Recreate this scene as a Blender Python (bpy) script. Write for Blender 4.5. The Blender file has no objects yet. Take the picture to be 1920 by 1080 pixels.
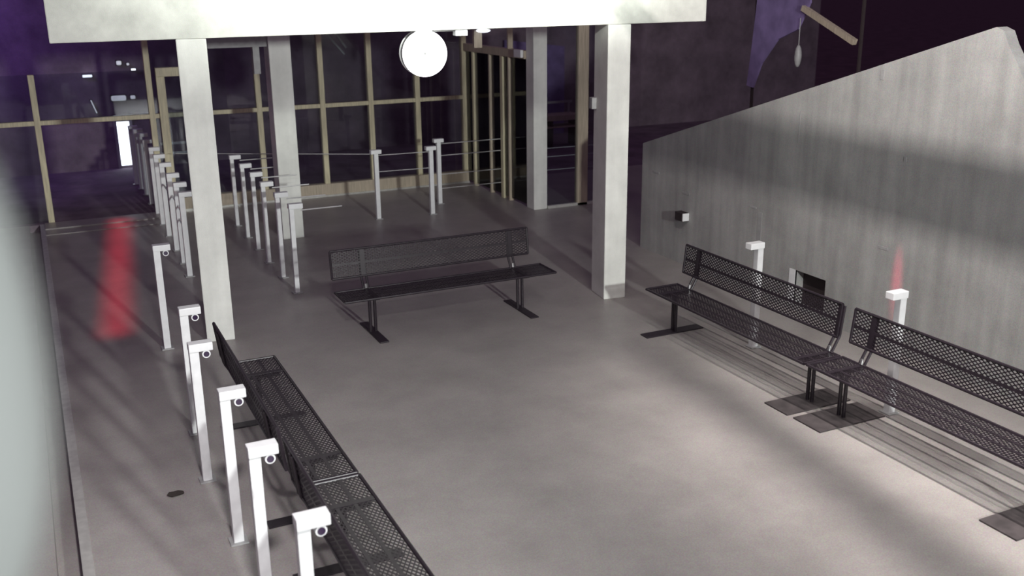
import bpy, bmesh, math, random
from mathutils import Vector, Matrix, Euler
random.seed(7)
C = bpy.context.scene.collection
SC = bpy.context.scene

# ------------------------------------------------------------------ camera
F = 1877.6; YAW, PIT, ROL = (math.radians(a) for a in (25.4435, 16.98704, 0.63923)); H = 3.6
cy, sy, cp, sp = math.cos(YAW), math.sin(YAW), math.cos(PIT), math.sin(PIT)
fwd = Vector((sy*cp, cy*cp, -sp)); right = Vector((cy, -sy, 0)); down = fwd.cross(right)
r2 = right*math.cos(ROL) + down*math.sin(ROL); d2 = -right*math.sin(ROL) + down*math.cos(ROL)
cam_d = bpy.data.cameras.new('camera'); cam = bpy.data.objects.new('camera', cam_d); C.objects.link(cam)
m = Matrix.Identity(4)
for i in range(3):
    m[i][0], m[i][1], m[i][2] = r2[i], -d2[i], -fwd[i]
m[0][3], m[1][3], m[2][3] = 0, 0, H
cam.matrix_world = m
cam_d.sensor_width = 36; cam_d.lens = F*36/1920; cam_d.clip_start = 0.02; cam_d.clip_end = 400
cam_d.dof.use_dof = True; cam_d.dof.focus_distance = 9.0; cam_d.dof.aperture_fstop = 1.8
SC.camera = cam

# ------------------------------------------------------------------ night sky glow
w = bpy.data.worlds.new('night_sky'); SC.world = w; w.use_nodes = True
bg = w.node_tree.nodes['Background']
bg.inputs[0].default_value = (0.50, 0.30, 0.56, 1); bg.inputs[1].default_value = 0.13

# ------------------------------------------------------------------ lamps of the station and added unseen lights (above the frame)
def area(name, loc, tgt, sx, sy_, power, col, spread=180):
    d = bpy.data.lights.new(name, 'AREA'); d.shape = 'RECTANGLE'; d.size = sx; d.size_y = sy_
    d.energy = power; d.color = col; d.spread = math.radians(spread)
    o = bpy.data.objects.new(name, d); C.objects.link(o); o.location = loc
    v = Vector(tgt) - Vector(loc)
    o.rotation_euler = v.to_track_quat('-Z', 'Y').to_euler()
    return o
WARM = (1.0, 0.93, 0.89)
strip_over_bay = area('strip_lamp', (4.25, 4.8, 5.25), (4.25, 4.8, 0), 0.12, 5.0, 330, WARM)
strip_over_bay.rotation_euler = (0, math.radians(-88), 0)
strip_on_girder = area('strip_lamp', (5.365, 4.2, 4.90), (5.365, 4.2, 0), 0.07, 5.6, 60, WARM, 50)
strip_on_girder.rotation_euler = (0, 0, math.radians(1.7))
beam_flood = area('unseen_flood', (3.8, 8.0, 3.75), (3.8, 10.4, 5.25), 3.4, 0.15, 270, (0.95, 1.0, 0.92), 128)
mast_flood = area('unseen_flood', (3.75, -6.0, 4.3), (2.6, 10, 1.0), 0.4, 0.4, 560, (0.97, 1.0, 0.97), 120)
lane_fill = area('unseen_flood', (0.7, 2.6, 4.6), (0.2, 6.6, 0.0), 0.35, 0.35, 66, (1.0, 0.96, 0.96), 95)  # unseen fill added to brighten the left lane and near floor
hall_purple_fill = area('hall_light', (-1.2, 19.6, 4.3), (-1.0, 22, 2.0), 0.6, 0.3, 26, (0.42, 0.22, 1.0), 140)  # unseen purple light added to tint the hall wall
red_floor_streak = area('red_streak_light', (0.80, 14.0, 3.95), (0.80, 14.0, 0), 0.12, 6.0, 4.2, (1.0, 0.02, 0.06), 8)  # unseen narrow red strip added to draw the streak on the floor
red_floor_streak.rotation_euler = (0, 0, math.radians(-5.5))
red_wall_streak = area('red_streak_light', (6.90, 6.97, 3.75), (7.48, 6.95, 0.95), 0.03, 0.03, 0.14, (1.0, 0.05, 0.15), 3.6)  # unseen red beam added to draw the streak on the wall

SC.view_settings.view_transform = 'Standard'; SC.view_settings.look = 'None'
SC.view_settings.gamma = 1; SC.view_settings.use_curve_mapping = False
SC.view_settings.exposure = 0.0

# ------------------------------------------------------------------ materials
def new_mat(name):
    M = bpy.data.materials.new(name); M.use_nodes = True
    return M, M.node_tree.nodes, M.node_tree.links, M.node_tree.nodes['Principled BSDF']
def ramp(N, stops):
    r = N.new('ShaderNodeValToRGB')
    e = r.color_ramp.elements
    e[0].position, e[0].color = stops[0][0], (*stops[0][1], 1)
    e[1].position, e[1].color = stops[1][0], (*stops[1][1], 1)
    for p, c in stops[2:]:
        q = e.new(p); q.color = (*c, 1)
    return r
def concrete(name, base, var=0.25, grain=0.25, boards=0.0, rough=0.75, scale=1.0, bump=0.15, board_dir='Y', spec=0.3):
    M, N, L, P = new_mat(name)
    tc = N.new('ShaderNodeTexCoord')
    n1 = N.new('ShaderNodeTexNoise'); n1.inputs['Scale'].default_value = 1.6*scale; n1.inputs['Detail'].default_value = 7
    n1.inputs['Roughness'].default_value = 0.65
    n2 = N.new('ShaderNodeTexNoise'); n2.inputs['Scale'].default_value = 100*scale; n2.inputs['Detail'].default_value = 3
    L.new(tc.outputs['Object'], n1.inputs['Vector']); L.new(tc.outputs['Object'], n2.inputs['Vector'])
    d = tuple(max(0, c*(1-var)) for c in base); h = tuple(min(1, c*(1+var)) for c in base)
    r1 = ramp(N, [(0.3, d), (0.7, h)]); L.new(n1.outputs['Fac'], r1.inputs[0])
    # coloured aggregate specks
    mix = N.new('ShaderNodeMix'); mix.data_type = 'RGBA'; mix.blend_type = 'OVERLAY'; mix.inputs[0].default_value = grain
    L.new(r1.outputs[0], mix.inputs[6])
    hs = N.new('ShaderNodeHueSaturation'); hs.inputs['Saturation'].default_value = 0.75
    L.new(n2.outputs['Color'], hs.inputs['Color']); L.new(hs.outputs[0], mix.inputs[7])
    last = mix.outputs[2]
    if boards:
        mp = N.new('ShaderNodeMapping')
        mp.inputs['Scale'].default_value = (1, 3.6, 0.3) if board_dir == 'Y' else (3.6, 1, 0.3)
        L.new(tc.outputs['Object'], mp.inputs[0])
        n3 = N.new('ShaderNodeTexNoise'); n3.inputs['Scale'].default_value = 2.2; n3.inputs['Detail'].default_value = 6
        L.new(mp.outputs[0], n3.inputs['Vector'])
        r3 = ramp(N, [(0.32, (1-boards,)*3), (0.68, (1, 1, 1))]); L.new(n3.outputs['Fac'], r3.inputs[0])
        mu = N.new('ShaderNodeMix'); mu.data_type = 'RGBA'; mu.blend_type = 'MULTIPLY'; mu.inputs[0].default_value = 1
        L.new(last, mu.inputs[6]); L.new(r3.outputs[0], mu.inputs[7]); last = mu.outputs[2]
    L.new(last, P.inputs['Base Color'])
    P.inputs['Roughness'].default_value = rough; P.inputs['Specular IOR Level'].default_value = spec
    b = N.new('ShaderNodeBump'); b.inputs['Strength'].default_value = bump; b.inputs['Distance'].default_value = 0.01
    L.new(n2.outputs['Fac'], b.inputs['Height']); L.new(b.outputs[0], P.inputs['Normal'])
    return M
def paint(name, col, rough=0.45, metal=0.0, var=0.12, scale=14, emit=0, ecol=None):
    M, N, L, P = new_mat(name)
    tc = N.new('ShaderNodeTexCoord'); n = N.new('ShaderNodeTexNoise')
    n.inputs['Scale'].default_value = scale; n.inputs['Detail'].default_value = 5
    L.new(tc.outputs['Object'], n.inputs['Vector'])
    r = ramp(N, [(0.3, tuple(c*(1-var) for c in col)), (0.7, tuple(min(1, c*(1+var)) for c in col))])
    L.new(n.outputs['Fac'], r.inputs[0]); L.new(r.outputs[0], P.inputs['Base Color'])
    P.inputs['Roughness'].default_value = rough; P.inputs['Metallic'].default_value = metal
    if emit:
        P.inputs['Emission Color'].default_value = (*(ecol or col), 1); P.inputs['Emission Strength'].default_value = emit
    return M
def wood(name, col):
    M, N, L, P = new_mat(name)
    tc = N.new('ShaderNodeTexCoord'); mp = N.new('ShaderNodeMapping'); mp.inputs['Scale'].default_value = (14, 14, 1.2)
    n = N.new('ShaderNodeTexNoise'); n.inputs['Scale'].default_value = 3; n.inputs['Detail'].default_value = 6
    L.new(tc.outputs['Object'], mp.inputs[0]); L.new(mp.outputs[0], n.inputs['Vector'])
    r = ramp(N, [(0.3, tuple(c*.7 for c in col)), (0.7, col)]); L.new(n.outputs['Fac'], r.inputs[0])
    L.new(r.outputs[0], P.inputs['Base Color']); P.inputs['Roughness'].default_value = 0.5
    return M
def glass(name):
    M = bpy.data.materials.new(name); M.use_nodes = True; N = M.node_tree.nodes; L = M.node_tree.links; N.clear()
    out = N.new('ShaderNodeOutputMaterial'); mx = N.new('ShaderNodeMixShader')
    t = N.new('ShaderNodeBsdfTransparent'); t.inputs[0].default_value = (0.82, 0.84, 0.86, 1)
    g = N.new('ShaderNodeBsdfGlossy'); g.inputs['Roughness'].default_value = 0.03
    fr = N.new('ShaderNodeFresnel'); fr.inputs[0].default_value = 1.5
    L.new(fr.outputs[0], mx.inputs[0]); L.new(t.outputs[0], mx.inputs[1]); L.new(g.outputs[0], mx.inputs[2])
    L.new(mx.outputs[0], out.inputs[0]); return M

M_floor = concrete('floor_concrete', (0.33, 0.307, 0.295), var=0.14, grain=0.5, rough=0.42, bump=0.08, spec=0.4)
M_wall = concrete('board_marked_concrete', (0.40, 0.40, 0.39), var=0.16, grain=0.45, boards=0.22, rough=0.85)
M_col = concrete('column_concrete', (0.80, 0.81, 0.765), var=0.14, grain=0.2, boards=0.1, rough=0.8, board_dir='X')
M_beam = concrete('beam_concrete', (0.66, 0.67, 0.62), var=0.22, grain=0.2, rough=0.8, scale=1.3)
M_dark = concrete('dark_hall_wall', (0.21, 0.165, 0.20), var=0.35, grain=0.5, rough=0.9, scale=0.8)
M_ground = concrete('outer_ground', (0.12, 0.07, 0.09), var=0.4, grain=0.5, rough=0.95, scale=0.8)
M_bench = paint('dark_coated_steel', (0.020, 0.014, 0.020), rough=0.38, var=0.2)
M_foot = paint('worn_foot_plate', (0.060, 0.050, 0.052), rough=0.6, var=0.35, scale=9)
M_bolt = paint('bare_steel', (0.55, 0.55, 0.55), rough=0.3, metal=0.9)
M_white = paint('white_coated_steel', (0.78, 0.79, 0.80), rough=0.4, var=0.05)
M_lens = paint('dark_sensor_lens', (0.035, 0.02, 0.05), rough=0.15)
M_wire = paint('steel_wire', (0.62, 0.62, 0.62), rough=0.3, metal=0.3)
M_frame = wood('pale_wood_frame', (0.74, 0.68, 0.46))
M_sill = wood('tan_wood_sill', (0.55, 0.47, 0.36))
M_strip = paint('worn_metal_strip', (0.62, 0.62, 0.58), rough=0.3, metal=0.4)
M_clock = paint('clock_face', (0.9, 0.9, 0.92), rough=0.4, emit=2.2, ecol=(1, 1, 1.0))
M_grey = paint('grey_plastic', (0.35, 0.35, 0.35))
M_housing = paint('pale_housing', (0.28, 0.30, 0.295), rough=0.5, var=0.06, scale=5)
M_lit = paint('lit_opening', (0.8, 0.85, 0.95), emit=3.0, ecol=(0.82, 0.92, 1.0))
M_lamp = paint('small_lamp', (0.9, 0.9, 0.9), emit=1.6, ecol=(0.85, 0.9, 1.0))
M_lamp2 = paint('dim_light_panel', (0.8, 0.8, 0.8), emit=0.45, ecol=(0.8, 0.85, 0.9))
M_sheet = paint('purple_sheet', (0.20, 0.15, 0.32), rough=0.8, var=0.25, scale=4)
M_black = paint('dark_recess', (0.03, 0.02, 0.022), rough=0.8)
M_glass = glass('window_glass')
M_leaf = paint('dry_leaf', (0.05, 0.04, 0.035), rough=0.9)

# ------------------------------------------------------------------ mesh helpers
def box(bm, x0, x1, y0, y1, z0, z1, bev=0.0):
    g = bmesh.ops.create_cube(bm, size=1.0)
    vs = g['verts']
    for v in vs:
        v.co = Vector(((x0+x1)/2 + v.co.x*(x1-x0), (y0+y1)/2 + v.co.y*(y1-y0), (z0+z1)/2 + v.co.z*(z1-z0)))
    if bev:
        es = list({e for v in vs for e in v.link_edges})
        bmesh.ops.bevel(bm, geom=es, offset=bev, segments=2, affect='EDGES', profile=0.6)
def rod(bm, a, b, r, n=8):
    a, b = Vector(a), Vector(b); d = b-a
    g = bmesh.ops.create_cone(bm, cap_ends=True, segments=n, radius1=r, radius2=r, depth=d.length)
    M_ = Matrix.Translation((a+b)/2) @ d.to_track_quat('Z', 'Y').to_matrix().to_4x4()
    bmesh.ops.transform(bm, matrix=M_, verts=g['verts'])
def bar(bm, a, b, wdt, tk, up=(0, 0, 1)):
    a, b = Vector(a), Vector(b); d = (b-a).normalized(); u = Vector(up); s = d.cross(u).normalized(); u = s.cross(d)
    vs = []
    for p in (a, b):
        for i, j in ((-1, -1), (1, -1), (1, 1), (-1, 1)):
            vs.append(bm.verts.new(p + s*(i*wdt/2) + u*(j*tk/2)))
    for f in ((3, 2, 1, 0), (4, 5, 6, 7), (0, 1, 5, 4), (1, 2, 6, 5), (2, 3, 7, 6), (3, 0, 4, 7)):
        bm.faces.new([vs[i] for i in f])
def prism(bm, pts, off):
    off = Vector(off); a = [bm.verts.new(p) for p in pts]; b = [bm.verts.new(Vector(p)+off) for p in pts]
    n = len(pts); bm.faces.new(a[::-1]); bm.faces.new(b)
    for i in range(n):
        bm.faces.new((a[i], a[(i+1) % n], b[(i+1) % n], b[i]))
def obj(name, bm, mat, parent=None, smooth=False, loc=None):
    bmesh.ops.recalc_face_normals(bm, faces=bm.faces)
    me = bpy.data.meshes.new(name); bm.to_mesh(me); bm.free(); me.materials.append(mat)
    if smooth:
        for p in me.polygons: p.use_smooth = True
    o = bpy.data.objects.new(name, me); C.objects.link(o)
    if parent: o.parent = parent
    if loc: o.location = loc
    return o
def tag(o, label, cat, group=None):
    o['label'] = label; o['category'] = cat
    if group: o['group'] = group
    return o
def thing(name, label, cat, loc=(0, 0, 0), rz=0, group=None):
    o = bpy.data.objects.new(name, None); C.objects.link(o); o.empty_display_size = 0.1
    o.location = loc; o.rotation_euler = (0, 0, rz)
    return tag(o, label, cat, group)
def struct(name, bm, mat, parent=None):
    o = obj(name, bm, mat, parent)
    if not parent: o['kind'] = 'structure'
    return o
def copy_tree(o, parent=None):
    c = o.copy(); C.objects.link(c); c.parent = parent
    for ch in list(o.children): copy_tree(ch, c)
    return c
def B(): return bmesh.new()

# ------------------------------------------------------------------ setting
bm = B(); box(bm, -0.02, 12, -1, 17.2, -0.25, 0); struct('floor', bm, M_floor)
bm = B(); box(bm, -0.09, -0.02, -1, 17.2, -0.2, 0.004); struct('trim_1', bm, M_strip)        # worn metal strip along the platform edge
bm = B(); box(bm, -6, -0.24, -4, 17.2, -0.25, 0.0); box(bm, -0.26, -0.06, -4, 17.2, -0.3, -0.12); struct('floor_2', bm, M_floor)          # lower track bed left of the edge
bm = B(); box(bm, -60, 20, 17.2, 120, -0.25, -0.005); struct('floor_3', bm, M_dark)         # hall floor behind the glass
bm = B(); box(bm, 12, 300, -4, 17.2, -0.25, -0.01); box(bm, 20, 300, 17.2, 300, -0.25, -0.01); struct('floor_4', bm, M_ground)
bm = B(); box(bm, -8, 20, 22.1, 22.4, -0.8, 3.6); struct('wall_back', bm, M_dark)
bm = B(); box(bm, -0.02, 1.75, 16.35, 16.39, -0.02, 0.012); box(bm, -0.02, 1.75, 16.75, 17.2, -0.02, 0.02, 0.005)
struct('trim_2', bm, M_floor)

# right wall with sloping top and a niche
WX = 7.533
def zt(y): return 1.468 + (11.6-y)*0.3165
bm = B()
def wall_piece(pts): prism(bm, [(WX, y, z) for y, z in pts], (0.13, 0, 0))
wall_piece([(8.40, 0), (11.6, 0), (11.6, zt(11.6)), (8.40, zt(8.40))])
wall_piece([(7.92, 0.0), (8.40, 0.0), (8.40, 0.06), (7.92, 0.06)])
wall_piece([(7.92, 0.47), (8.40, 0.47), (8.40, zt(8.40)), (7.92, zt(7.92))])
wall_piece([(6.08, 0), (7.92, 0), (7.92, zt(7.92)), (6.16, zt(6.16)), (6.08, zt(6.16)-0.03), (6.02, zt(6.16)-0.14)])
wall_piece([(1.5, 0), (6.08, 0), (6.02, zt(6.16)-0.14), (5.88, 2.86), (5.75, 2.62), (1.5, 2.3)])
bmesh.ops.remove_doubles(bm, verts=bm.verts, dist=0.0005)
wall = struct('wall_right', bm, M_wall)
bm = B(); box(bm, WX+0.12, WX+0.17, 7.90, 8.42, 0.04, 0.49); obj('niche_back', bm, M_black, wall)  # black back puts the shade of the recess into the colour
bm = B(); box(bm, WX-0.004, WX+0.02, 8.40, 8.50, 0.06, 0.47); obj('niche_lit_jamb', bm, M_white, wall)  # white plate stands in for the lit far jamb
# form tie sockets
def socket(y, z, wy, wz):
    bm = B(); box(bm, WX-0.004, WX+0.03, y-wy/2, y+wy/2, z-wz/2, z+wz/2, 0.003); return bm
for y, z, a, b in ((10.55, 0.955, 0.16, 0.03), (9.2, 1.035, 0.12, 0.025), (7.17, 1.01, 0.14, 0.03), (7.39, 2.70, 0.05, 0.10), (7.0, 1.93, 0.03, 0.05), (11.25, 1.12, 0.14, 0.03)):
    obj('tie_socket', socket(y, z, a, b), M_grey, wall)
bm = B(); box(bm, WX-0.003, WX+0.02, 8.505, 8.515, 1.88, 2.23); obj('form_joint', bm, M_grey, wall)
bm = B(); box(bm, WX-0.003, WX+0.02, 9.03, 9.10, 0.55, 1.0); obj('form_joint', bm, M_grey, wall)

# ------------------------------------------------------------------ concrete frame
# the frame stands turned by some eight degrees against benches and glazing: u along the beam, v to the back
FO, FR = (1.365, 10.36, 0), math.radians(-8.3)
def turned(o, loc=FO):
    o.location = loc; o.rotation_euler = (0, 0, FR); return o
def fpos(u, v, z=0):
    return (FO[0] + u*math.cos(FR) - v*math.sin(FR), FO[1] + u*math.sin(FR) + v*math.cos(FR), z)
def under(u): return 3.096 + (u+1.123)*0.0087                       # underside of the beam
bm = B(); box(bm, -1.123, 5.69, 0.015, 0.42, 3.096, 3.975, 0.012)
for vv in bm.verts: vv.co.z += (vv.co.x+1.123)*0.0087
tag(turned(obj('concrete_beam', bm, M_beam)), 'wide pale concrete beam spanning the top of the two front columns', 'beam')
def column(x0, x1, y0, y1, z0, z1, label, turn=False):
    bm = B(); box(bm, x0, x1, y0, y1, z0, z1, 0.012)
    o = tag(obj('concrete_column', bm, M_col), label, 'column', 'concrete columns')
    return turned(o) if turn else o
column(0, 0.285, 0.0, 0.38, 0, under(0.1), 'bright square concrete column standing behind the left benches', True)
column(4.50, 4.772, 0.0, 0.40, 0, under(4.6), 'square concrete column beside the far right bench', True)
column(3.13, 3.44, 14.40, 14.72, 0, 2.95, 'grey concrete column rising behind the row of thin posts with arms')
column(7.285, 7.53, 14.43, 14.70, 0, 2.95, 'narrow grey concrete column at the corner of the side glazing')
bm = B(); box(bm, 2.2, 3.12, 14.45, 14.65, 2.775, 2.91); box(bm, 2.93, 3.02, 14.5, 14.6, 2.4, 2.775)
tag(obj('overhead_duct', bm, M_grey), 'dim grey duct with a short drop leg beside the rear grey column', 'duct')

# unseen girder added on the beam to cast shade bands on wall and floor
bm = B(); box(bm, 5.26, 5.34, -0.5, 10.2, 4.02, 4.20); struct('shade_girder', bm, M_beam)

# ------------------------------------------------------------------ glazing behind
GY = 17.25
win = bpy.data.objects.new('window_1', None); C.objects.link(win); win['kind'] = 'structure'
mx = [(-1.6, 2.35), (-0.77, 2.35), (0.09, 2.32), (1.79, 2.98), (2.65, 2.98), (3.51, 2.98), (4.60, 2.98), (5.47, 2.98), (6.35, 2.98), (7.27, 2.98)]
for x, zt_ in mx:
    bm = B(); box(bm, x-0.045, x+0.045, GY-0.05, GY+0.07, 0, zt_, 0.006); obj('mullion', bm, M_frame, win)
bm = B(); box(bm, -3, 7.27, GY-0.04, GY+0.06, 1.55, 1.62, 0.006); obj('transom', bm, M_frame, win)
bm = B(); box(bm, 1.84, 7.27, GY-0.04, GY+0.06, 2.98, 3.06, 0.006); obj('head_rail', bm, M_frame, win)
bm = B(); box(bm, 2.0, 7.3, GY-0.08, GY+0.10, 0, 0.22, 0.006); obj('sill', bm, M_sill, win)
bm = B(); box(bm, 2.0, 7.3, GY-0.11, GY-0.08, 0, 0.03); obj('sill_flashing', bm, M_strip, win)
for i in range(len(mx)-1):
    x0, x1 = mx[i][0]+0.045, mx[i+1][0]-0.045
    if 0.5 < (x0+x1)/2 < 1.5: pass
    zlo = 0.22 if x0 > 1.95 else 0.02
    top = min(mx[i][1], mx[i+1][1])
    for a, b in ((zlo, 1.55), (1.62, top)):
        if x0 < 0.5 < x1 and a < 1: continue                       # the open way through, where the post row runs on
        bm = B(); box(bm, x0, x1, GY+0.005, GY+0.015, a, b); obj('pane', bm, M_glass, win)
# door frame just right of the way through
dr = bpy.data.objects.new('door_1', None); C.objects.link(dr); dr['kind'] = 'structure'
bm = B(); box(bm, 1.90, 2.03, GY-0.10, GY-0.02, 0, 2.21, 0.006); obj('door_jamb', bm, M_frame, dr)
bm = B(); box(bm, 2.5, 2.6, GY-0.10, GY-0.02, 0, 2.21, 0.006); obj('door_jamb', bm, M_frame, dr)
bm = B(); box(bm, 1.90, 2.6, GY-0.12, GY-0.02, 2.21, 2.35, 0.006); obj('door_lintel', bm, M_frame, dr)
bm = B(); box(bm, 2.03, 2.5, GY-0.07, GY-0.06, 0.03, 2.21); obj('pane', bm, M_glass, dr)

# side glazing with a door portal
SX = 7.3
w2 = bpy.data.objects.new('window_2', None); C.objects.link(w2); w2['kind'] = 'structure'
for y, wd, z1, mm in ((15.6, 0.10, 2.42, M_frame), (16.82, 0.07, 2.42, M_frame), (15.33, 0.05, 2.95, M_sill), (16.1, 0.05, 2.42, M_sill)):
    bm = B(); box(bm, SX-0.04, SX+0.05, y-wd/2, y+wd/2, 0, z1, 0.005); obj('mullion', bm, mm, w2)
bm = B(); box(bm, SX-0.05, SX+0.06, 14.70, 17.2, 2.42, 2.55, 0.006); obj('header', bm, M_sill, w2)
for y0, y1 in ((14.72, 15.55), (15.65, 16.78), (16.86, 17.2)):
    bm = B(); box(bm, SX, SX+0.01, y0, y1, 0.05, 2.42); obj('pane', bm, M_glass, w2)
w3 = bpy.data.objects.new('window_3', None); C.objects.link(w3); w3['kind'] = 'structure'
for x, wd in ((8.18, 0.19), (8.80, 0.1)):
    bm = B(); box(bm, x-wd/2, x+wd/2, 14.40, 14.5, 0, 2.95, 0.006); obj('mullion', bm, M_sill, w3)
bm = B(); box(bm, 7.535, 8.85, 14.40, 14.48, 0, 0.05, 0.006); obj('sill', bm, M_strip, w3)
bm = B(); box(bm, 7.535, 8.085, 14.45, 14.46, 0.05, 2.95); obj('pane', bm, M_glass, w3)
bm = B(); box(bm, 8.275, 8.75, 14.45, 14.46, 0.05, 2.95); obj('pane', bm, M_glass, w3)

# braces seen through the glass
t = thing('diagonal_brace', 'pair of thin pale diagonal bars high behind the middle of the glazing', 'brace', (4.7, 17.5, 0))
for i, ((x0, z0), (x1, z1)) in enumerate((((4.72, 2.90), (5.12, 2.42)), ((4.90, 2.90), (5.16, 2.53)))):
    bm = B(); bar(bm, (x0-4.7, 0, z0), (x1-4.7, 0, z1), 0.03, 0.03, (0, 1, 0)); obj('bar', bm, M_grey, t)
bm = B(); bar(bm, (0.02, -0.02, 2.9), (0.9, -0.02, 2.9), 0.04, 0.04); bar(bm, (0.45, -0.25, 3.02), (0.45, 0.02, 2.9), 0.04, 0.04, (1, 0, 0)); obj('bracket', bm, M_grey, t)

# ------------------------------------------------------------------ station clock
CX, CYY, CZ, CR = *fpos(2.478, 0.195)[:2], 2.890, 0.241
t = thing('station_clock', 'round lit white clock hanging under the concrete beam', 'clock', (CX, CYY, CZ), FR)
def disc(r, y0, y1, n=64, bev=0.012):
    bm = B(); g = bmesh.ops.create_cone(bm, cap_ends=True, segments=n, radius1=r, radius2=r, depth=y1-y0)
    bmesh.ops.rotate(bm, cent=(0, 0, 0), matrix=Matrix.Rotation(math.pi/2, 3, 'X'), verts=bm.verts)
    bmesh.ops.translate(bm, vec=(0, (y0+y1)/2, 0), verts=bm.verts)
    if bev: 
        es = [e for e in bm.edges if len(e.link_faces) == 2 and any(len(f.verts) > 4 for f in e.link_faces)]
        bmesh.ops.bevel(bm, geom=es, offset=bev, segments=2, affect='EDGES')
    return bm
obj('face', disc(CR, -0.075, -0.05), M_clock, t)
obj('drum', disc(CR-0.012, -0.05, 0.09, bev=0.004), M_grey, t)
obj('rear_rim', disc(CR, 0.09, 0.115), M_white, t)
obj('hub', disc(0.012, -0.082, -0.072, 20, 0.002), M_grey, t)
bm = B(); box(bm, -0.058, 0.058, -0.04, 0.06, CR-0.02, under(2.4)-CZ, 0.004); obj('bracket', bm, M_white, t)
bm = B(); box(bm, -0.09, 0.09, -0.06, 0.08, under(2.4)-0.02-CZ, under(2.4)-CZ, 0.003); obj('mount_plate', bm, M_white, t)

bm = B(); box(bm, 2.80, 2.93, 0.06, 0.19, 3.065, under(2.80), 0.005)
tag(turned(obj('junction_box', bm, M_white)), 'small white box under the beam right of the hanging clock', 'box')
bm = B(); rod(bm, (2.58, 0.12, under(2.58)-0.009), (2.80, 0.12, under(2.80)-0.009), 0.010)
tag(turned(obj('conduit', bm, M_grey)), 'thin conduit under the beam running from clock to white box', 'conduit')
t = thing('ceiling_lamp', 'small white oval lamp with a tan mount seen under the beam right of the clock', 'lamp', (5.79, 13.0, 0))
bm = B(); bmesh.ops.create_uvsphere(bm, u_segments=20, v_segments=10, radius=0.10); bmesh.ops.scale(bm, vec=(1, 1, 0.28), verts=bm.verts)
o = obj('lamp_shade', bm, M_lamp, t, True); o.location = (0, 0, 2.965)
bm = B(); box(bm, -0.10, 0.02, 0.09, 0.15, 2.73, 2.97, 0.004); obj('mount', bm, M_sill, t)
bm = B(); rod(bm, (-0.04, 0.12, 2.97), (-0.04, 0.12, 3.4), 0.01); obj('hanger', bm, M_grey, t)
bm = B(); box(bm, 7.20, 7.25, 14.72, 14.98, 2.44, 2.56, 0.008)
tag(obj('emergency_light_box', bm, M_white), 'small white box on the dark header beside the narrow corner column', 'box')
bm = B(); box(bm, 4.44, 4.499, 0.30, 0.39, 2.20, 2.33, 0.006)
tag(turned(obj('sensor_box', bm, M_grey)), 'small pale box on the left face of the right front column', 'box')

# ------------------------------------------------------------------ things in the dark hall behind the glass
t = thing('lit_doorway', 'tall bright doorway glowing at the far end of the post row', 'doorway', (1.52, 22.08, 0))
bm = B(); box(bm, 0.06, 0.30, 0, 0.015, 0.05, 0.95); obj('lit_opening', bm, M_lit, t)
bm = B(); box(bm, 0.0, 0.06, -0.02, 0.018, 0, 0.95); box(bm, 0.30, 0.36, -0.02, 0.018, 0, 0.95); box(bm, 0.0, 0.36, -0.02, 0.018, 0.95, 1.0); obj('frame', bm, M_grey, t)
def hall_light(name, label, cat, x, y, z, sx, sz, mat, rot=0):
    if y > 20:                                                     # fixed on the hall's back wall
        k = 22.03/y; x, y, z = x*k, 22.03, H+(z-H)*k; sx *= k; sz *= k
    t = thing(name, label, cat, (x, y, z), 0, 'lights in the dark hall')
    bm = B(); box(bm, -sx/2, sx/2, -0.03, 0.03, -sz/2, sz/2, min(sx, sz)*0.3); o = obj('diffuser', bm, mat, t); o.rotation_euler = (0, rot, 0)
    bm = B(); box(bm, -sx/2-.01, sx/2+.01, 0.03, 0.07, -sz/2-.01, sz/2+.01); o = obj('backplate', bm, M_black, t); o.rotation_euler = (0, rot, 0)
    if y < 20:
        bm = B(); rod(bm, (0, 0.05, 0), (0, 0.05, -z), 0.010); obj('stand', bm, M_black, t)
    return t
hall_light('light_panel', 'wide dim white light panel behind glass left of the door frame', 'light', 1.60, 21.0, 1.53, 0.27, 0.10, M_lamp2)
hall_light('light_panel', 'small square light beside the wide dim panel behind the glass', 'light', 1.86, 21.0, 1.535, 0.09, 0.07, M_lamp2)
hall_light('spot_lamp', 'largest of three small round lamps high behind the left glass', 'light', 1.68, 21.0, 2.195, 0.09, 0.08, M_lamp2)
hall_light('spot_lamp', 'faint middle one of three small lamps high behind the left glass', 'light', 1.84, 21.0, 2.165, 0.045, 0.045, M_lamp2)
hall_light('spot_lamp', 'flat bright lowest one of three small lamps high behind the left glass', 'light', 1.93, 21.0, 2.06, 0.08, 0.035, M_lamp)
hall_light('tube_lamp', 'short bright tube lamp behind the far left glass pane', 'light', 1.09, 21.0, 1.975, 0.17, 0.045, M_lamp)
hall_light('tube_lamp', 'thin slanted pale tube above the transom behind the left glass', 'light', 1.135, 21.0, 1.395, 0.022, 0.26, M_lamp2, -0.3)
hall_light('tube_lamp', 'thin level light line just above the transom left of the door frame', 'light', 1.62, 21.0, 1.185, 0.33, 0.03, M_lamp2)
hall_light('indicator_light', 'tiny white indicator dot left of the rear grey column', 'light', 3.9, 18.2, 1.33, 0.035, 0.035, M_lamp)
t = thing('white_rail', 'short white two-bar railing just behind the door left of the bright column', 'railing', (1.95, 18.0, 0))
for z in (1.02, 0.85):
    bm = B(); box(bm, 0, 0.75, -0.02, 0.02, z-0.02, z+0.02, 0.004); obj('rail', bm, M_white, t)
for x in (0.10, 0.68):
    bm = B(); box(bm, x-0.02, x+0.02, -0.018, 0.018, 0, 1.0, 0.004); obj('upright', bm, M_white, t)
t = thing('wooden_counter', 'low tan wooden counter with a shelf behind the side glazing', 'counter', (9.3, 20, 0))
bm = B(); box(bm, 0, 2.0, 0, 0.5, 0.60, 0.72, 0.01); obj('top', bm, M_sill, t)
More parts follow.
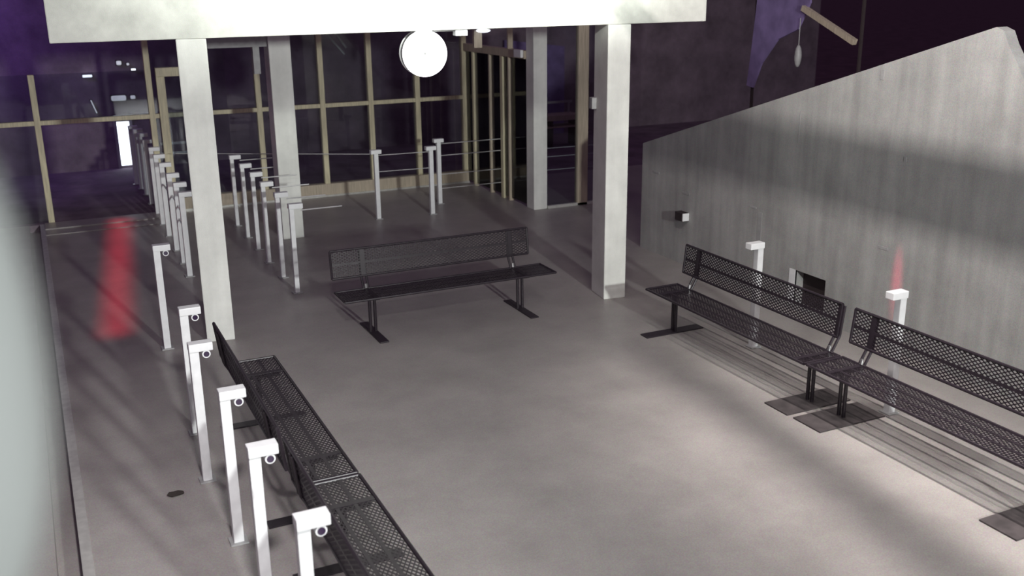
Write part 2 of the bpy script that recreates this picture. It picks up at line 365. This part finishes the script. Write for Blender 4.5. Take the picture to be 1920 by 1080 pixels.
bm = B(); box(bm, 0, 2.0, 0.0, 0.5, 0.44, 0.47, 0.005); obj('shelf', bm, M_sill, t)
for x in (0.02, 1.25, 1.93):
    bm = B(); box(bm, x, x+0.05, 0.02, 0.48, 0, 0.60); obj('leg', bm, M_black, t)
bm = B(); box(bm, 1.15, 2.0, 0.42, 0.46, 0.94, 0.99); box(bm, 1.2, 1.24, 0.42, 0.46, .72, .94); box(bm, 1.9, 1.94, 0.42, 0.46, .72, .94); obj('rail', bm, M_grey, t)
bm = B(); prism(bm, [(10.3, 21.9, 0), (11.9, 21.9, 0), (11.9, 21.9, 2.1), (10.3, 21.9, 2.3)], (0, 0.05, 0))
tag(obj('purple_glow_panel', bm, M_sheet), 'dim purple panel put in for a glow behind the side glazing left of the right column', 'screen')  # coloured panel stands in for a purple glow

# ------------------------------------------------------------------ barrier posts
def make_post(name, label, group, arm=0.0, lens=True, flip=1, z=1.108, sw=0.034):
    t = thing(name, label, 'post', group=group)
    bm = B(); box(bm, -sw, sw, -sw, sw, 0, z-0.05, 0.006); obj('stem', bm, M_white, t)
    bm = B(); box(bm, *sorted((-0.036*flip, 0.135*flip)), -0.045, 0.045, z-0.062, z, 0.006); cap = obj('cap', bm, M_white, t)
    if lens:
        bm = B()
        g = bmesh.ops.create_cone(bm, cap_ends=True, segments=20, radius1=0.030, radius2=0.030, depth=0.075)
        bmesh.ops.rotate(bm, cent=(0, 0, 0), matrix=Matrix.Rotation(math.pi/2, 3, 'X'), verts=bm.verts)
        bmesh.ops.translate(bm, vec=(0.085*flip, 0, z-0.088), verts=bm.verts); obj('sensor_ring', bm, M_white, cap)
        bm = B(); g = bmesh.ops.create_cone(bm, cap_ends=True, segments=20, radius1=0.021, radius2=0.021, depth=0.082)
        bmesh.ops.rotate(bm, cent=(0, 0, 0), matrix=Matrix.Rotation(math.pi/2, 3, 'X'), verts=bm.verts)
        bmesh.ops.translate(bm, vec=(0.085*flip, 0, z-0.088), verts=bm.verts); obj('lens', bm, M_lens, cap)
    bm = B(); box(bm, -0.06, 0.06, -0.06, 0.06, 0, 0.012, 0.003); obj('base_plate', bm, M_grey, t)
    if arm:
        bm = B(); rod(bm, (0.12*flip, 0, z-0.09), (arm*flip, 0, z-0.09), 0.008); obj('arm', bm, M_wire, t)
    return t
def place(proto, spots, labels):
    for i, (x, y) in enumerate(spots):
        o = proto if i == 0 else copy_tree(proto)
        o.location = (x, y, 0); o['label'] = labels[i]
pa = make_post('barrier_post', '', 'front left barrier posts')
ordn = ['nearest', 'second nearest', 'third nearest', 'fourth nearest', 'fifth nearest', 'farthest']
wordA = ['white hooked barrier post beside the near left bench, cut off by the lower edge', 'white hooked barrier post behind the joint of the two left benches',
         'white hooked barrier post beside the middle of the far left bench', 'white hooked barrier post level with the far end of the left benches',
         'white hooked barrier post with red glow at its left, just before the bright column', 'white hooked barrier post standing alone left of the bright column']
place(pa, [(0.935, 4.40), (0.885, 5.30), (0.885, 6.21), (0.845, 7.21), (0.905, 8.12), (0.965, 10.37)], wordA)
pb = make_post('barrier_post', '', 'barrier posts with arms', arm=0.62, lens=False, sw=0.028)
wordB = [f'pale thin-armed barrier post, {k} of the row right of the bright column' for k in ordn]
place(pb, [(2.655, 11.68), (2.66, 12.43), (2.655, 13.23), (2.68, 14.01), (2.69, 14.79), (2.70, 15.64)], wordB)
pc = make_post('barrier_post', '', 'barrier posts left of the bright column', lens=False)
kk = ['nearest', 'second', 'third', 'fourth', 'fifth', 'sixth', 'seventh', 'eighth', 'ninth', 'last and farthest']
wordC = [f'grey barrier post in row left of the bright column, {k} from the column' for k in kk]
place(pc, [(1.59, 13.05), (1.62, 13.75), (1.63, 14.5), (1.65, 15.45), (1.67, 16.3), (1.69, 17.1), (1.70, 18.02), (1.71, 18.88), (1.69, 19.5), (1.655, 20.02)], wordC)
for k, (y0, y1, z) in enumerate(((13.05, 13.75, 0.80), (13.75, 14.5, 0.80), (13.05, 13.75, 0.62), (14.5, 15.45, 0.80))):
    bm = B(); rod(bm, (1.59+0.04*(y0 > 13.4), y0, z), (1.62+0.02*(y0 > 13.4), y1, z), 0.012)
    tag(obj('link_rail', bm, M_wire), ['upper rail joining the first and second posts left of the bright column', 'rail joining the second and third posts left of the bright column',
        'lower rail joining the first and second posts left of the bright column', 'rail joining the third and fourth posts left of the bright column'][k], 'rail', 'rails between the left posts')
pf = make_post('barrier_post', '', 'barrier posts near the rear glazing', lens=False)
# T shaped caps on these three
for ch in list(pf.children):
    if ch.name.startswith('cap'):
        for v in ch.data.vertices: v.co.x -= 0.05
place(pf, [(6.105, 15.65), (5.70, 14.96), (4.81, 15.04)], ['white T-topped post, tallest and rightmost before the rear glazing', 'white T-topped post leaning beside the rightmost one before the rear glazing',
      'pale T-topped post standing alone before the middle of the rear glazing'])
pr = make_post('barrier_post', '', 'posts behind the right benches', lens=False, flip=-1)
place(pr, [(6.36, 7.64), (6.36, 5.80)], ['white hooked post behind the far right bench', 'white hooked post behind the near right bench, red glow at its right'])

# guard wires
def wire(a, b, label, r=0.006, grp='guard wires'):
    bm = B(); rod(bm, a, b, r, 6); return tag(obj('guard_wire', bm, M_wire), label, 'wire', grp)
nm = ['lowest', 'second lowest', 'third lowest', 'topmost']
for k, z in enumerate((0.26, 0.50, 0.82, 1.02)):
    wire((6.135, 15.65, z), (7.26, 15.65, z), f'{nm[k]} guard wire from the rightmost T-topped post to the side glazing', 0.007)
for k, z in enumerate((0.62, 0.84, 0.98)):
    wire((7.53, 14.56, z), (8.80, 14.49, z), f'{nm[k]} guard wire right of the narrow corner column', 0.007)
wire((4.845, 15.03, 1.02), (5.67, 14.97, 1.02), 'upper guard wire between the two left T-topped posts')
wire((4.845, 15.03, 0.76), (5.67, 14.97, 0.76), 'lower guard wire between the two left T-topped posts')
wire((2.0, 16.55, 1.06), (4.78, 15.06, 1.04), 'faint wire from the door frame to the lone T-topped post')

# ------------------------------------------------------------------ benches
BL = 2.46
def lattice(bm, L_, W, org, ux, uy, nrm, pa_=0.052, pw=0.031, wd=0.0085, tk=0.004):
    # diagonal strips clipped to a rectangle L_ x W
    org, ux, uy = Vector(org), Vector(ux), Vector(uy)
    sl = pw/pa_
    def clip(c, s):
        pts = []
        for x in (0.0, L_):
            y = s*(x-c)
            if -1e-9 <= y <= W+1e-9: pts.append((x, y))
        for y in (0.0, W):
            x = c + y/s
            if 1e-9 < x < L_-1e-9: pts.append((x, y))
        return pts[:2] if len(pts) >= 2 else None
    n = int((L_ + W/sl)/pa_) + 3
    for s in (sl, -sl):
        for i in range(-n, n):
            q = clip(i*pa_, s)
            if q and (Vector(q[0])-Vector(q[1])).length > 0.01:
                a, b = (org + ux*p[0] + uy*p[1] for p in q)
                bar(bm, a, b, wd, tk, nrm)
def make_bench(label, group, feet=((0.35, 0.10), (BL-0.35, 0.10))):
    t = thing('bench', label, 'bench', group=group)
    # local frame: x along the length (0..BL), -y is the front
    def rimmed(pt, ux, uy, nrm, L_, W, ribs, fname, mname):
        pt, ux, uy = Vector(pt), Vector(ux), Vector(uy)
        bm = B(); e = 0.013
        for k in (0, 1):
            rod(bm, pt+uy*(k*W), pt+ux*L_+uy*(k*W), e, 8); rod(bm, pt+ux*(k*L_), pt+ux*(k*L_)+uy*W, e, 8)
        for rb in ribs: bar(bm, pt+uy*(rb*W), pt+ux*L_+uy*(rb*W), 0.024, 0.006, nrm)
        for px in feet: bar(bm, pt+ux*px[0], pt+ux*px[0]+uy*W, 0.05, 0.010, nrm)
        fo = obj(fname, bm, M_bench, t)
        bm = B(); lattice(bm, L_, W, pt, ux, uy, nrm)
        mo = obj(mname, bm, M_bench, t); mo['kind'] = 'stuff'
    rimmed((0, -0.20, 0.445), (1, 0, 0), (0, 1, 0), (0, 0, 1), BL, 0.40, (0.36, 0.66), 'seat_frame', 'seat_mesh')
    by = Vector((0, 0.035, 0.298)).normalized()
    rimmed((0.0, 0.268, 0.575), (1, 0, 0), by, Vector((0, -by.z, by.y)), BL-0.12, 0.30, (0.5,), 'backrest_frame', 'backrest_mesh')
    for px, fw in feet:
        bm = B()
        for dx in (-0.028, 0.028):
            rod(bm, (px+dx, 0.02, 0.012), (px+dx, 0.02, 0.44), 0.017, 10)
        bar(bm, (px, -0.16, 0.425), (px, 0.20, 0.425), 0.07, 0.022)
        lg = obj('leg', bm, M_bench, t)
        bm = B()
        for dx in (-0.028, 0.028):
            rod(bm, (px+dx, 0.19, 0.425), (px+dx, 0.282, 0.59), 0.013, 8); rod(bm, (px+dx, 0.282, 0.59), (px+dx, 0.315, 0.86), 0.012, 8)
        obj('backrest_bracket', bm, M_bench, t)
        bm = B(); rod(bm, (px, 0.196, 0.455), (px, 0.204, 0.50), 0.016, 8); obj('steel_bolt', bm, M_bolt, t)
        bm = B(); box(bm, px-fw/2, px+fw/2, -0.36, 0.36, 0.0, 0.014, 0.003); obj('foot_plate', bm, M_foot if fw > .2 else M_bench, lg)
    return t
bm_ = make_bench('', 'dark perforated steel benches')
bm_.location = (2.68, 9.84, 0); bm_['label'] = 'dark perforated steel bench standing across the middle of the floor'
bl1 = copy_tree(bm_)      # far left, faces right (+X)
bl1.rotation_euler = (0, 0, math.pi/2); bl1.location = (1.465, 5.97, 0); bl1['label'] = 'dark perforated steel bench at left, far one, ending before the bright column'
bl2 = copy_tree(bm_)
bl2.rotation_euler = (0, 0, math.pi/2); bl2.location = (1.470, 3.47, 0); bl2['label'] = 'dark perforated steel bench at left, near one, cut off by the lower edge'
br1 = make_bench('dark perforated steel bench at right, far one, its full backrest showing before the concrete wall', 'dark perforated steel benches', ((0.22, 0.13), (BL-0.13, 0.30)))
br1.rotation_euler = (0, 0, -math.pi/2); br1.location = (5.89, 8.62, 0)
br2 = make_bench('dark perforated steel bench at right, near one, running out of the right edge', 'dark perforated steel benches', ((0.22, 0.33), (BL-0.35, 0.30)))
br2.rotation_euler = (0, 0, -math.pi/2); br2.location = (5.90, 6.13, 0)

# ------------------------------------------------------------------ small things on wall and floor
t = thing('wall_box', 'small dark box, its lit end painted white, on the concrete wall above the far right bench', 'box', (WX, 10.55, 0.66))
bm = B(); box(bm, -0.10, 0, -0.07, 0.09, -0.055, 0.055, 0.006); obj('body', bm, M_black, t)
bm = B(); box(bm, -0.095, 0, -0.085, -0.068, -0.05, 0.05, 0.003); obj('end_cap', bm, M_white, t)  # lit near side of the box put in as white colour
bm = B()
pts = [(0.05*math.cos(a)*random.uniform(.7, 1.25)*1.3, 0.05*math.sin(a)*random.uniform(.7, 1.2), 0.006+0.008*random.random()) for a in [i*2*math.pi/11 for i in range(11)]]
vs = [bm.verts.new(p) for p in pts]; c0 = bm.verts.new((0, 0, 0.002))
for i in range(11): bm.faces.new((c0, vs[i], vs[(i+1) % 11]))
g = bmesh.ops.extrude_face_region(bm, geom=list(bm.faces)); bmesh.ops.translate(bm, vec=(0, 0, 0.004), verts=[v for v in g['geom'] if isinstance(v, bmesh.types.BMVert)])
o = obj('litter_scrap', bm, M_leaf); o.location = (0.595, 7.08, 0.0); tag(o, 'small dark flat scrap lying on the floor left of the barrier posts', 'litter')

# dim sheet and strut beyond the sloping wall
t = thing('awning', 'dim purple sheet and pale slanted strut beyond the sloping wall top', 'awning', (9.5, 11.0, 0))
bm = B(); prism(bm, [(0, 0.75, 3.9), (0, -0.25, 3.9), (0, -0.30, 3.30), (0, -0.10, 2.95), (0, 0.30, 2.80), (0, 0.62, 2.45), (0, 0.78, 2.10), (0, 0.92, 2.12), (0, 0.85, 2.7), (0, 0.80, 3.2)], (0.03, 0, 0)); obj('sheet', bm, M_sheet, t)
bm = B(); bar(bm, (-0.02, -0.20, 3.23), (-0.02, -1.19, 2.83), 0.07, 0.07); obj('strut', bm, M_sill, t)
for y in (-1.21, 0.86):
    bm = B(); box(bm, 0.04, 0.08, y-0.012, y+0.012, 0, 3.95); obj('post', bm, M_black, t)
bm = B(); box(bm, 0.03, 0.11, -1.26, 0.90, 3.90, 3.98); obj('top_rail', bm, M_black, t)
bm = B(); bmesh.ops.create_uvsphere(bm, u_segments=12, v_segments=8, radius=0.5); bmesh.ops.scale(bm, vec=(0.10, 0.10, 0.30), verts=bm.verts)
o = obj('tassel', bm, M_grey, t, True); o.location = (-0.02, -0.16, 2.60)
bm = B(); rod(bm, (-0.02, -0.16, 2.74), (-0.02, -0.16, 3.1), 0.006); obj('cord', bm, M_grey, t)

# pale rounded housing close to the camera, on its pole
def ray(x, y):
    return (r2*((x-960)/F) + d2*((y-540)/F) + fwd)
P0 = Vector((0, 0, H)) + ray(-172, 690)*0.40
t = thing('rounded_housing', 'pale rounded housing very close and blurred at the left edge', 'housing', (P0.x, P0.y, 0))
bm = B(); bmesh.ops.create_uvsphere(bm, u_segments=48, v_segments=32, radius=1.0)
bmesh.ops.scale(bm, vec=(0.050, 0.050, 0.130), verts=bm.verts); o = obj('shell', bm, M_housing, t, True); o.location = (0, 0, P0.z)
bm = B(); rod(bm, (-0.02, 0, -0.45), (-0.02, 0, P0.z-0.11), 0.015, 12); obj('pole', bm, M_grey, t)
